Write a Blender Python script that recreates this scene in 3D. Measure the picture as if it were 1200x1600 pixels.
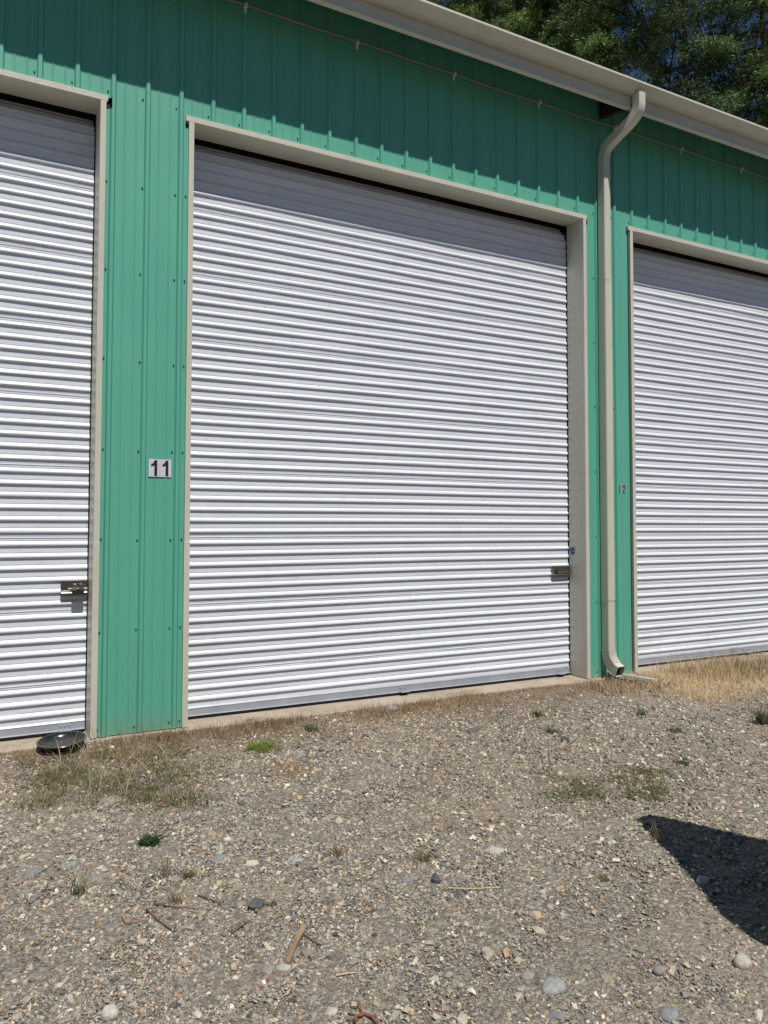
import bpy, bmesh, math, random
import numpy as np
R = math.radians
rng = np.random.default_rng(7)
random.seed(7)
sc = bpy.context.scene
for o in list(bpy.data.objects): bpy.data.objects.remove(o)
COL = sc.collection

# ------------------------------------------------------------------ camera
CAM = np.array([-0.0781, -5.3768, 1.4270])
YAW, PIT, ROL, FPX, CX, CY = 0.4870847, 0.0401555, 0.0013607, 1200.0, 599.55, 773.06
_F = np.array([math.sin(YAW)*math.cos(PIT), math.cos(YAW)*math.cos(PIT), math.sin(PIT)])
_R = np.array([math.cos(YAW), -math.sin(YAW), 0.0]); _U = np.cross(_R, _F)
_r = math.cos(ROL)*_R + math.sin(ROL)*_U; _u = -math.sin(ROL)*_R + math.cos(ROL)*_U
cd = bpy.data.cameras.new('camera'); cam = bpy.data.objects.new('camera', cd); COL.objects.link(cam)
from mathutils import Matrix, Vector
cam.matrix_world = Matrix(((_r[0], _u[0], -_F[0], CAM[0]), (_r[1], _u[1], -_F[1], CAM[1]), (_r[2], _u[2], -_F[2], CAM[2]), (0, 0, 0, 1)))
cd.sensor_fit = 'VERTICAL'; cd.sensor_height = 36; cd.lens = 36*FPX/1600
cd.shift_x = (600-CX)/1600; cd.shift_y = -(800-CY)/1600
cd.clip_start = .05; cd.clip_end = 1000
sc.camera = cam
def G(px, py, Z=0.0):          # where a spot seen in the photo lies on the ground
    d = _F*FPX + _r*(px-CX) - _u*(py-CY)
    return CAM + d*(Z-CAM[2])/d[2]

# ------------------------------------------------------------------ light
EL, AZ = R(60.5), R(3.2)
w = bpy.data.worlds.new('World'); sc.world = w; w.use_nodes = True
nt = w.node_tree; nt.nodes.clear()
sky = nt.nodes.new('ShaderNodeTexSky'); sky.sky_type = 'NISHITA'; sky.sun_disc = False
sky.sun_elevation = EL; sky.sun_rotation = R(183.2); sky.altitude = 200; sky.air_density = .85; sky.dust_density = 0; sky.ozone_density = 6.0
bg = nt.nodes.new('ShaderNodeBackground'); bg.inputs[1].default_value = 0.05
wo = nt.nodes.new('ShaderNodeOutputWorld')
nt.links.new(sky.outputs[0], bg.inputs[0]); nt.links.new(bg.outputs[0], wo.inputs[0])
sd = bpy.data.lights.new('sun', 'SUN'); sd.energy = 4.6; sd.angle = R(.53); sd.color = (1, .955, .89)
sun = bpy.data.objects.new('sun', sd); COL.objects.link(sun)
sdir = Vector((-math.sin(AZ)*math.cos(EL), -math.cos(AZ)*math.cos(EL), math.sin(EL)))
sun.rotation_euler = sdir.to_track_quat('Z', 'Y').to_euler(); sun.location = (0, -10, 20)
sc.view_settings.view_transform = 'Standard'; sc.view_settings.look = 'None'
sc.view_settings.exposure = 0; sc.view_settings.gamma = 1

# ------------------------------------------------------------------ materials
def new_mat(name):
    m = bpy.data.materials.new(name); m.use_nodes = True
    n = m.node_tree.nodes; b = n['Principled BSDF']
    return m, m.node_tree, b
def N(t, kind, **kw):
    n = t.nodes.new(kind)
    for k, v in kw.items(): setattr(n, k, v)
    return n
def noise(t, scale, detail=4, rough=.55, dist=0, vec=None, sc3=None):
    n = N(t, 'ShaderNodeTexNoise'); n.inputs['Scale'].default_value = scale; n.inputs['Detail'].default_value = detail
    n.inputs['Roughness'].default_value = rough; n.inputs['Distortion'].default_value = dist
    tc = N(t, 'ShaderNodeTexCoord')
    if sc3:
        mp = N(t, 'ShaderNodeMapping'); mp.inputs['Scale'].default_value = sc3
        t.links.new(tc.outputs['Object'], mp.inputs[0]); t.links.new(mp.outputs[0], n.inputs['Vector'])
    else: t.links.new(tc.outputs['Object'], n.inputs['Vector'])
    return n
def ramp(t, src, stops):
    r = N(t, 'ShaderNodeValToRGB'); e = r.color_ramp.elements
    while len(e) < len(stops): e.new(.5)
    for i, (p, c) in enumerate(stops):
        e[i].position = p; e[i].color = (*c, 1) if len(c) == 3 else c
    t.links.new(src, r.inputs[0]); return r
def mix(t, fac, a, b, mode='MIX'):
    m = N(t, 'ShaderNodeMix', data_type='RGBA', blend_type=mode)
    for s, v in ((0, fac), (6, a), (7, b)):
        if isinstance(v, (int, float)): m.inputs[s].default_value = v
        elif isinstance(v, tuple): m.inputs[s].default_value = (*v, 1)
        else: t.links.new(v, m.inputs[s])
    return m.outputs[2]
def bump(t, b, h, strength=.3, dist=.002, prev=None):
    n = N(t, 'ShaderNodeBump'); n.inputs['Strength'].default_value = strength; n.inputs['Distance'].default_value = dist
    t.links.new(h, n.inputs['Height'])
    if prev: t.links.new(prev, n.inputs['Normal'])
    t.links.new(n.outputs[0], b.inputs['Normal']); return n.outputs[0]
def paint(name, col, rough=.4, var=.06, dirt=None, metal=0, spec=.5, wave=.0, dirt_amt=.35, streak=(3, 3, .6)):
    m, t, b = new_mat(name)
    n1 = noise(t, 1.7, 5, .6, sc3=streak); n2 = noise(t, 60, 3)
    lo = tuple(c*(1-var) for c in col); hi = tuple(min(1, c*(1+var)) for c in col)
    c = ramp(t, n1.outputs[0], [(.3, lo), (.7, hi)]).outputs[0]
    if dirt:
        f = ramp(t, noise(t, 3.5, 9, .8, 1.6).outputs[0], [(.52, (0, 0, 0)), (.78, (dirt_amt,)*3)]).outputs[0]
        c = mix(t, f, c, dirt)
    t.links.new(c, b.inputs['Base Color'])
    b.inputs['Metallic'].default_value = metal; b.inputs['Specular IOR Level'].default_value = spec
    rr = N(t, 'ShaderNodeMapRange'); rr.inputs[3].default_value = rough*.85; rr.inputs[4].default_value = rough*1.2
    t.links.new(n1.outputs[0], rr.inputs[0]); t.links.new(rr.outputs[0], b.inputs['Roughness'])
    p = None
    if wave: p = bump(t, b, noise(t, 1.0, 2, .5, sc3=(6, 6, 1.6)).outputs[0], .5, wave)
    bump(t, b, n2.outputs[0], .05, .001, p)
    return m
M = {}
M['green'] = paint('green_painted_steel', (.104, .392, .288), .42, .05, dirt=(.16, .36, .26), wave=.006, dirt_amt=.25)
_t = M['green'].node_tree; _b = _t.nodes['Principled BSDF']; _src = _b.inputs['Base Color'].links[0].from_socket
_tc = N(_t, 'ShaderNodeTexCoord'); _sx = N(_t, 'ShaderNodeSeparateXYZ'); _t.links.new(_tc.outputs['Object'], _sx.inputs[0])
_ma = N(_t, 'ShaderNodeMath', operation='MULTIPLY_ADD'); _t.links.new(noise(_t, 14, 8, .8).outputs[0], _ma.inputs[0]); _ma.inputs[1].default_value = -.22; _t.links.new(_sx.outputs[2], _ma.inputs[2])
_rm = ramp(_t, _ma.outputs[0], [(-.0, (.22, .22, .22)), (.10, (0, 0, 0))])
_c2 = mix(_t, _rm.outputs[0], _src, (.24, .27, .19))
_st = ramp(_t, noise(_t, 1.0, 6, .7, sc3=(22, 22, .5)).outputs[0], [(.55, (0, 0, 0)), (.8, (.30, .30, .30))])
_c2 = mix(_t, _st.outputs[0], _c2, (.17, .38, .30)); _t.links.new(_c2, _b.inputs['Base Color'])
M['door'] = paint('white_painted_steel', (.69, .718, .778), .36, .045, dirt=(.46, .44, .41), wave=.006, dirt_amt=.45, streak=(.5, 3, 11))
M['beige'] = paint('beige_trim_paint', (.56, .545, .455), .42, .05, dirt=(.33, .28, .2), dirt_amt=.4)
M['galv'] = paint('galvanised_metal', (.40, .43, .48), .42, .10, dirt=(.30, .27, .23), metal=.35, dirt_amt=.4)
M['steel'] = paint('polished_steel', (.55, .55, .52), .16, .06, metal=1)
M['latchsteel'] = paint('tarnished_latch_steel', (.30, .30, .26), .22, .12, dirt=(.12, .11, .08), metal=1)
M['brass'] = paint('padlock_body_black', (.02, .02, .022), .35, .1)
M['conduit'] = paint('grey_conduit', (.17, .205, .20), .45, .06)
M['dark'] = paint('dark_gap', (.012, .012, .013), .8, .1)  # near-black for dark parts and for painted shade inside gaps
M['rubber'] = paint('black_rubber', (.015, .015, .015), .7, .1)
M['wood'] = paint('dark_red_brown_wood', (.03, .014, .012), .8, .25)
M['deck'] = paint('roof_underside', (.10, .075, .055), .8, .2)
M['plastic'] = paint('dark_green_black_plastic', (.018, .026, .024), .22, .15, dirt=(.16, .14, .11), dirt_amt=.6)
M['signwhite'] = paint('sign_white_vinyl', (.60, .60, .66), .45, .03)
M['black'] = paint('sign_black_vinyl', (.012, .012, .016), .5, .05)
M['blue'] = paint('sticker_blue', (.03, .12, .26), .4, .05)
M['navy'] = paint('sticker_dark', (.02, .022, .03), .4, .05)
M['concrete'], t, b = new_mat('weathered_concrete')
n1 = noise(t, 3, 8, .7); n2 = noise(t, 45, 5, .7)
c = ramp(t, n1.outputs[0], [(.25, (.22, .18, .14)), (.5, (.40, .34, .27)), (.75, (.50, .44, .36))]).outputs[0]
c = mix(t, ramp(t, n2.outputs[0], [(.45, (0, 0, 0)), (.75, (.5, .5, .5))]).outputs[0], c, (.19, .14, .10))
t.links.new(c, b.inputs['Base Color']); b.inputs['Roughness'].default_value = .9
bump(t, b, n2.outputs[0], .5, .004)
M['concrete_edge'] = M['concrete']

def attr_mat(name, rough=.85, trans=0, bumpscale=None, spec=.3):
    m, t, b = new_mat(name)
    a = N(t, 'ShaderNodeAttribute', attribute_name='tint')
    n = noise(t, 260 if not bumpscale else bumpscale, 3)
    c = mix(t, 1.0, a.outputs[0], ramp(t, n.outputs[0], [(.3, (.78, .78, .78)), (.7, (1.15, 1.15, 1.15))]).outputs[0], 'MULTIPLY')
    t.links.new(c, b.inputs['Base Color']); b.inputs['Roughness'].default_value = rough
    b.inputs['Specular IOR Level'].default_value = spec
    if trans:
        tr = N(t, 'ShaderNodeBsdfTranslucent'); t.links.new(c, tr.inputs[0])
        ms = N(t, 'ShaderNodeMixShader'); ms.inputs[0].default_value = trans
        t.links.new(b.outputs[0], ms.inputs[1]); t.links.new(tr.outputs[0], ms.inputs[2])
        t.links.new(ms.outputs[0], t.nodes['Material Output'].inputs[0])
    return m
M['stone'] = attr_mat('crushed_stone'); M['blade'] = attr_mat('grass_blades', .7, .35, 40)
M['needle'] = attr_mat('conifer_needles', .6, .2, 6, .25)
M['bark'] = paint('bark', (.10, .075, .055), .9, .3)
M['stick'] = paint('weathered_stick', (.30, .20, .12), .85, .3)
M['twig'] = paint('dark_twig', (.13, .075, .05), .85, .3)
M['rust'] = paint('rusty_root', (.22, .09, .045), .85, .3)
M['straw'] = paint('pale_straw', (.5, .42, .28), .8, .2)

# ground: gravel and dust, cells of many sizes
M['ground'], t, b = new_mat('gravel_ground')
def vor(s):
    v = N(t, 'ShaderNodeTexVoronoi'); v.inputs['Scale'].default_value = s; v.inputs['Randomness'].default_value = 1
    tc = N(t, 'ShaderNodeTexCoord'); t.links.new(tc.outputs['Object'], v.inputs[0]); return v
va, vb = vor(150), vor(62)
pal = [(0, (.06, .057, .054)), (.25, (.19, .165, .135)), (.45, (.25, .22, .18)), (.65, (.14, .13, .125)), (.8, (.31, .27, .21)), (1, (.42, .38, .32))]
sa = N(t, 'ShaderNodeSeparateColor'); t.links.new(va.outputs['Color'], sa.inputs[0])
sb = N(t, 'ShaderNodeSeparateColor'); t.links.new(vb.outputs['Color'], sb.inputs[0])
ca = ramp(t, sa.outputs[0], pal).outputs[0]; cb = ramp(t, sb.outputs[1], pal).outputs[0]
c = mix(t, .45, ca, cb)
big = noise(t, .55, 4, .6); mid = noise(t, 3.5, 6, .65)
dust = ramp(t, big.outputs[0], [(.48, (0, 0, 0)), (.70, (.55, .55, .55))]).outputs[0]
c = mix(t, dust, c, (.36, .30, .22))
c = mix(t, ramp(t, mid.outputs[0], [(.5, (0, 0, 0)), (.8, (.6, .6, .6))]).outputs[0], c, (.25, .20, .15))
# brown litter close to the slab
tc = N(t, 'ShaderNodeTexCoord'); sx = N(t, 'ShaderNodeSeparateXYZ'); t.links.new(tc.outputs['Object'], sx.inputs[0])
ad = N(t, 'ShaderNodeMath', operation='MULTIPLY_ADD'); t.links.new(mid.outputs[0], ad.inputs[0]); ad.inputs[1].default_value = 1.3; t.links.new(sx.outputs[1], ad.inputs[2])
lf = ramp(t, ad.outputs[0], [(.05, (0, 0, 0)), (.62, (.8, .8, .8))]).outputs[0]
c = mix(t, lf, c, (.26, .185, .115))
t.links.new(c, b.inputs['Base Color']); b.inputs['Roughness'].default_value = .95; b.inputs['Specular IOR Level'].default_value = .2
h = N(t, 'ShaderNodeMath', operation='MULTIPLY_ADD'); t.links.new(va.outputs['Distance'], h.inputs[0]); h.inputs[1].default_value = -.5; t.links.new(vb.outputs['Distance'], h.inputs[2])
h2 = N(t, 'ShaderNodeMath', operation='MULTIPLY'); t.links.new(h.outputs[0], h2.inputs[0]); h2.inputs[1].default_value = -1
bump(t, b, h2.outputs[0], .9, .01)

# ------------------------------------------------------------------ object helpers
def tag(o, label=None, cat=None, group=None, kind=None):
    if label: o['label'] = label
    if cat: o['category'] = cat
    if group: o['group'] = group
    if kind: o['kind'] = kind
    return o
def empty(name, loc, label, cat, group=None):
    o = bpy.data.objects.new(name, None); COL.objects.link(o); o.location = loc; o.empty_display_size = .2
    return tag(o, label, cat, group)
def link(name, me, mat, parent=None):
    o = bpy.data.objects.new(name, me); COL.objects.link(o)
    if mat: me.materials.append(mat)
    if parent:
        o.parent = parent
        if parent.type == 'EMPTY': o.location = -parent.location if parent.parent is None else (0, 0, 0)
    return o
class MB:                      # world-space vertices; build() makes ONE mesh object
    def __init__(s): s.v = []; s.f = []
    def add(s, v, f):
        k = len(s.v); s.v += [tuple(p) for p in v]; s.f += [tuple(i+k for i in q) for q in f]; return s
    def box(s, x0, x1, y0, y1, z0, z1):
        return s.add([(x0,y0,z0),(x1,y0,z0),(x1,y1,z0),(x0,y1,z0),(x0,y0,z1),(x1,y0,z1),(x1,y1,z1),(x0,y1,z1)],
              [(0,3,2,1),(4,5,6,7),(0,1,5,4),(1,2,6,5),(2,3,7,6),(3,0,4,7)])
    def extr(s, prof, x0, x1, closed=True):      # profile in (y,z) swept along x
        n = len(prof); v = [(x0, y, z) for y, z in prof] + [(x1, y, z) for y, z in prof]
        f = [(i, (i+1) % n, n+(i+1) % n, n+i) for i in range(n if closed else n-1)]
        if closed: f += [tuple(range(n-1, -1, -1)), tuple(range(n, 2*n))]
        return s.add(v, f)
    def tube(s, pts, r, n=8, r2=None, caps=True):
        pts = [Vector(p) for p in pts]; m = len(pts); v = []; up = Vector((0.13, .21, 1)).normalized()
        for i, p in enumerate(pts):
            d = (pts[min(i+1, m-1)] - pts[max(i-1, 0)]).normalized()
            a = d.cross(up)
            if a.length < .1: a = d.cross(Vector((1, 0, 0)))
            a.normalize(); b_ = d.cross(a)
            rr = r if r2 is None else r + (r2-r)*i/(m-1)
            if isinstance(r, (list, tuple)): rr = r[i]
            v += [p + a*rr*math.cos(2*math.pi*k/n) + b_*rr*math.sin(2*math.pi*k/n) for k in range(n)]
        f = [(i*n+k, i*n+(k+1) % n, (i+1)*n+(k+1) % n, (i+1)*n+k) for i in range(m-1) for k in range(n)]
        if caps: f += [tuple(range(n-1, -1, -1)), tuple((m-1)*n+k for k in range(n))]
        return s.add(v, f)
    def build(s, name, mat, parent=None, smooth=None, bevel=0, solid=0):
        me = bpy.data.meshes.new(name); me.from_pydata(s.v, [], s.f); me.update()
        bm = bmesh.new(); bm.from_mesh(me); bmesh.ops.recalc_face_normals(bm, faces=bm.faces); bm.to_mesh(me); bm.free()
        if smooth is not None:
            me.polygons.foreach_set('use_smooth', [True]*len(me.polygons)); me.set_sharp_from_angle(angle=R(smooth))
        o = link(name, me, mat, parent)
        if bevel:
            md = o.modifiers.new('bevel', 'BEVEL'); md.width = bevel; md.segments = 2; md.limit_method = 'ANGLE'
        return o

def inv_parent_fix(o, root):   # children of meshes: world coordinates kept because meshes sit at their root's origin
    return o

# ------------------------------------------------------------------ ground
def gz(x, y):
    return .022*np.exp(np.minimum(np.asarray(y)+.05, 0)/.35) + .006*np.sin(1.7*np.asarray(x)+.6)*np.sin(1.3*np.asarray(y)) + .004*np.sin(4.1*np.asarray(x)+3.3*np.asarray(y)) - .006
xs = np.unique(np.concatenate([np.linspace(-90, -8, 12), np.linspace(-8, 14, 221), np.linspace(14, 90, 12)]))
ys = np.unique(np.concatenate([np.linspace(-90, -7, 12), np.linspace(-7, .1, 72), np.linspace(.1, 90, 14)]))
X, Y = np.meshgrid(xs, ys); Z = gz(X, Y)
near = (X > -8) & (X < 14) & (Y > -7) & (Y < 0)
Z = Z + near*rng.normal(0, .0035, X.shape); Z = np.where(Y > 0, -.03, Z)
me = bpy.data.meshes.new('ground')
nx, ny = len(xs), len(ys)
me.from_pydata(np.stack([X, Y, Z], -1).reshape(-1, 3).tolist(), [], [(j*nx+i, j*nx+i+1, (j+1)*nx+i+1, (j+1)*nx+i) for j in range(ny-1) for i in range(nx-1)])
me.polygons.foreach_set('use_smooth', [True]*len(me.polygons))
g = link('ground', me, M['ground']); tag(g, kind='structure')

# ------------------------------------------------------------------ building
S = .2286
XL, XR, DEP, ZT = -8.0, 14.0, 9.0, 5.60
ZB, ZH, REC = .040, 4.285, .20
OPEN = [(-3.03, .602), (1.232, 4.853), (5.483, 9.11)]
B = empty('storage_building', (3.0, 0, 0), 'long green ribbed metal storage building with three white roll-up doors and beige trim', 'building')
def at0(o): return o
# ribbed siding
def prof_x(a, b):
    pts = []
    for i in range(int(a/S)-2, int(b/S)+3):
        c = i*S
        for dx, y in ((-.021, 0), (-.0105, -.0185), (.0105, -.0185), (.021, 0)): pts.append((c+dx, y))
        for k in (1, 2):
            q = c+S*k/3
            for dx, y in ((-.0065, 0), (-.002, -.003), (.002, -.003), (.0065, 0)): pts.append((q+dx, y))
    pts.sort(); px = [p[0] for p in pts]; py = [p[1] for p in pts]
    inside = [(x, y) for x, y in pts if a < x < b]
    return [(a, float(np.interp(a, px, py)))] + inside + [(b, float(np.interp(b, px, py)))]
sid = MB()
def siding(a, b, z0, z1, nz=8):
    pr = prof_x(a, b); n = len(pr); v = []
    for k in range(nz+1):
        z = z0+(z1-z0)*k/nz; v += [(x, y+.0012*math.sin(x*9+z*3.1), z) for x, y in pr]
    sid.add(v, [(k*n+i, k*n+i+1, (k+1)*n+i+1, (k+1)*n+i) for k in range(nz) for i in range(n-1)])
TW = .037
edges = [(XL, OPEN[0][0]-TW), (OPEN[0][1]+TW, OPEN[1][0]-TW), (OPEN[1][1]+TW, OPEN[2][0]-TW), (OPEN[2][1]+TW, XR)]
ZHT = ZH+.038
siding(XL, XR, ZHT-.002, ZT, 4)
for i, (a, b_) in enumerate(edges):
    gl = .016 if i == 2 else .0
    siding(a, b_-gl, ZB, ZHT-.075, 10)
    siding(a+.038, b_-.016-gl, ZHT-.075, ZHT-.002, 1)      # notches left open beside the trim heads
sid_o = sid.build('siding', M['green'], B, smooth=25)
tag(sid_o, 'green ribbed metal wall panels')
# screws (kept with the cladding they fasten)
sc_mb = MB()
def screw(x, z):
    y = -.0012; n = 6
    v = [(x+.0075*math.cos(k*math.pi/3), y, z+.0075*math.sin(k*math.pi/3)) for k in range(6)] + [(x+.0045*math.cos(k*math.pi/3), y-.006, z+.0045*math.sin(k*math.pi/3)) for k in range(6)]
    sc_mb.add(v, [(k, (k+1) % 6, 6+(k+1) % 6, 6+k) for k in range(6)] + [tuple(range(6, 12))])
for i in range(-35, 61):
    x = i*S-.034
    if XL+.1 < x < XR-.1:
        screw(x, 4.369+random.uniform(-.004, .004))
        for a, b_ in edges:
            if a+.01 < x < b_-.01:
                for z in (.085, .726, 1.331, 1.936, 2.541, 3.146, 3.751): screw(x+random.uniform(-.004, .004), z+random.uniform(-.005, .005))
for x in (OPEN[1][0]-TW-.014,):
    for z in (.085, .726, 1.331, 1.936, 2.541, 3.146, 3.751): screw(x, z)
sc_mb.build('siding_screw', paint('dark_green_screw', (.03, .13, .10), .5, .05), B, smooth=30)['kind'] = 'stuff'
# body behind the cladding: frame walls, ends, back, slab
fr = MB()
for a, b_ in edges:
    fr.box(a-.02 if a > XL else a, b_+.02 if b_ < XR else b_, .02, .16, .035, ZHT)
fr.box(XL, XR, .02, .16, ZHT+.001, ZT-.01)
fr.build('framing_gap_shade', M['dark'], B)  # near-black colour paints the shade behind the cladding's open notches
en = MB()
for x0, x1 in ((XL, XL+.05), (XR-.05, XR)): en.box(x0, x1, .165, DEP, .0, 5.3)
en.box(XL+.052, XR-.052, DEP-.05, DEP, .0, 5.2)
en.build('outer_wall', M['green'], B)
M_int = paint('dim_interior', (.06, .06, .06), .9, .1)
it = MB(); it.box(XL+.06, XR-.06, 1.2, 1.25, .04, 5.3); it.build('inner_partition', M_int, B)
# slab with a rough front edge
sl = MB(); n = 440; top = []
for i in range(n+1):
    x = XL-.2+(XR-XL+.4)*i/n
    top.append((x, -.055+.016*math.sin(x*2.1)+.011*math.sin(x*7.3+1)+random.uniform(-.006, .006)))
v = [(x, y, .028) for x, y in top]+[(x, y+.006, .034) for x, y in top]+[(x, DEP-.1, .034) for x, y in top]+[(x, y-.004, -.1) for x, y in top]
m = n+1
sl.add(v, [(i, i+1, m+i+1, m+i) for i in range(n)]+[(m+i, m+i+1, 2*m+i+1, 2*m+i) for i in range(n)]+[(3*m+i, 3*m+i+1, i+1, i) for i in range(n)])
tag(sl.build('foundation_slab', M['concrete'], B), 'pale concrete slab edge under the doors')
# roof, fascia
rf = MB(); sl_ = .27
def roofz(y): return 5.425+(y+.40)*sl_
for k in range(2):
    y0, y1 = -.455, 4.5
    th = .0
v = []
rp = [(-.455, roofz(-.455)+.012), (4.5, roofz(4.5)+.012), (9.45, roofz(-.455)+.012), (9.45, roofz(-.455)-.02), (4.5, roofz(4.5)-.02), (-.455, roofz(-.455)-.02)]
rf.extr([(y, z) for y, z in rp], XL-.35, XR+.35)
for i in range(int(XL/S), int(XR/S)):
    x = i*S; rf.add([(x-.02, -.455, roofz(-.455)+.0125), (x, -.455, roofz(-.455)+.034), (x+.02, -.455, roofz(-.455)+.0125), (x-.02, 4.5, roofz(4.5)+.0125), (x, 4.5, roofz(4.5)+.034), (x+.02, 4.5, roofz(4.5)+.0125)], [(0, 1, 4, 3), (1, 2, 5, 4), (0, 2, 1)])
rf.build('roof', M['deck'], B)
fa = MB(); fa.extr([(-.400, 5.203), (-.400, 5.398), (-.362, 5.398), (-.362, 5.203)], XL-.3, XR+.3)
fa.extr([(-.4005, 5.222), (-.412, 5.214), (-.412, 5.200), (-.366, 5.2005), (-.366, 5.2025), (-.4005, 5.2025)], XL-.3, XR+.3)
fa.build('fascia', M['beige'], B, bevel=.0015)
# rafter tail seen dark under the eave beside the downspout
rt = MB()
rt.box(5.045, 5.083, .001, .0185, 5.31, 5.50)
x0, x1 = 5.085, 5.123
pr = [(-.36, 5.235), (-.36, 5.40), (-.002, 5.50), (-.002, 5.305)]
v = [(x0, y, z) for y, z in pr]+[(x1, y, z) for y, z in pr]
rt.add(v, [(0, 1, 2, 3), (7, 6, 5, 4), (0, 4, 5, 1), (1, 5, 6, 2), (2, 6, 7, 3), (3, 7, 4, 0)])
tag(rt.build('rafter_tail', M['wood'], B), 'dark red-brown rafter end under the eave')
# trims of the three openings
def trim(a, b_):
    r = empty('door_trim', (0, 0, 0), None, None); r.parent = B; r.location = (-3.0, 0, 0)
    return r
def trim_mesh(a, b_, idx):
    f = MB(); yf = -.026
    # head: face, soffit ; extends past the jambs
    f.box(a-TW-.022, b_+TW+.010, yf, -.0005+.02, ZH, ZHT)
    f.box(a-.001, b_+.001, .0205, REC, ZH+.0008, ZH+.006)
    for s, xj in ((-1, a), (1, b_)):
        xo = xj+s*TW; x0, x1 = min(xj, xo), max(xj, xo)
        sp = 1.303
        f.box(x0, x1, yf, .0195, sp+.0, ZH-.0006)
        f.box(x0-(.0012), x1+.0012, yf-.0012, .0193, .040, sp+.012)      # lower length laps over the upper
        j0, j1 = (xj-.004, xj) if s < 0 else (xj, xj+.004)
        f.box(j0, j1, .0202, REC, .040, ZH)
        k0, k1 = (xj-.003, xj+.0012) if s < 0 else (xj-.0012, xj+.003)
        f.box(k0, k1, .0206, REC-.002, .0405, sp+.035)
        f.box(j0-.10 if s < 0 else j0, j1 if s < 0 else j1+.10, REC+.0005, REC+.004, .04, ZH)   # return behind the jamb
    return f
for i, (a, b_) in enumerate(OPEN):
    o = trim_mesh(a, b_, i).build('door_frame', M['beige'], B, bevel=.0012)
    tag(o, ['beige metal frame of the left door', 'beige metal frame of the middle door', 'beige metal frame of the right door'][i])

# roll-up doors
PZ = .0797
def door_profile():
    pts = []; z = .118; k = 0
    # bead rises out of the flat, shaded below
    while z < 4.62:
        gap = PZ + (.0060 if k % 6 == 3 else 0)
        g0 = .0355
        if k % 6 == 3: pts += [(.000, z), (.000, z+.013), (-.0032, z+.0150), (-.0034, z+.0190), (.0006, z+.0205), (.0000, z+.0260), (-.0012, z+.0290), (.0000, z+gap-g0-.0012)]
        else: pts += [(.000, z), (.000, z+gap*.25), (.000, z+gap-g0-.0012)]
        b0 = z+gap-g0
        pts += [(-.0085, b0), (-.0120, b0+.0025), (-.0132, b0+.0068), (-.0124, b0+.0120), (-.0093, b0+.0185), (-.0045, b0+.0255), (-.0010, b0+.0295), (.0030, b0+.0315), (.0034, b0+.0338)]
        z += gap; k += 1
        pts.append((0.0, z-.0010))
    return pts
DP = door_profile()
def door_mesh(a, b_, seed):
    rg = random.Random(seed)
    nx = 26; xs_ = [a+.022+(b_-a-.030)*i/nx for i in range(nx+1)]
    ph = [rg.uniform(0, 6.28) for _ in range(8)]
    v = []; zs = [p[1] for p in DP if p[1] < 4.42]; n = len(zs)
    rowj = {}
    for x in xs_:
        for (y, z) in DP[:n]:
            r = int((z-.118)/PZ)
            if r not in rowj: rowj[r] = (rg.uniform(-.0010, .0010), rg.uniform(-.0012, .0012), rg.uniform(0, 6.28))
            dy, dz, pp = rowj[r]
            yy = .2125+y+.0022*math.sin(x*1.3+ph[0]+z*.7)+.0010*math.sin(x*5.1+pp)+dy*.5
            zz = z+dz*0+.0011*math.sin(x*1.9+ph[1]+z*.5)
            if z > 4.12: q = (z-4.12)/.17; yy += .10*q*q
            v.append((x, yy, zz))
    f = [(i*n+j, (i+1)*n+j, (i+1)*n+j+1, i*n+j+1) for i in range(nx) for j in range(n-1)]
    mb = MB(); mb.add(v, f); return mb
def bolt(mb, x, y, z, r=.006, d=.007):
    v = [(x+r*math.cos(k*math.pi/3), y, z+r*math.sin(k*math.pi/3)) for k in range(6)]+[(x+r*.8*math.cos(k*math.pi/3), y-d, z+r*.8*math.sin(k*math.pi/3)) for k in range(6)]
    mb.add(v, [(k, (k+1) % 6, 6+(k+1) % 6, 6+k) for k in range(6)]+[tuple(range(6, 12))])
names = ['left', 'middle', 'right']
LZ = 1.003
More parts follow.
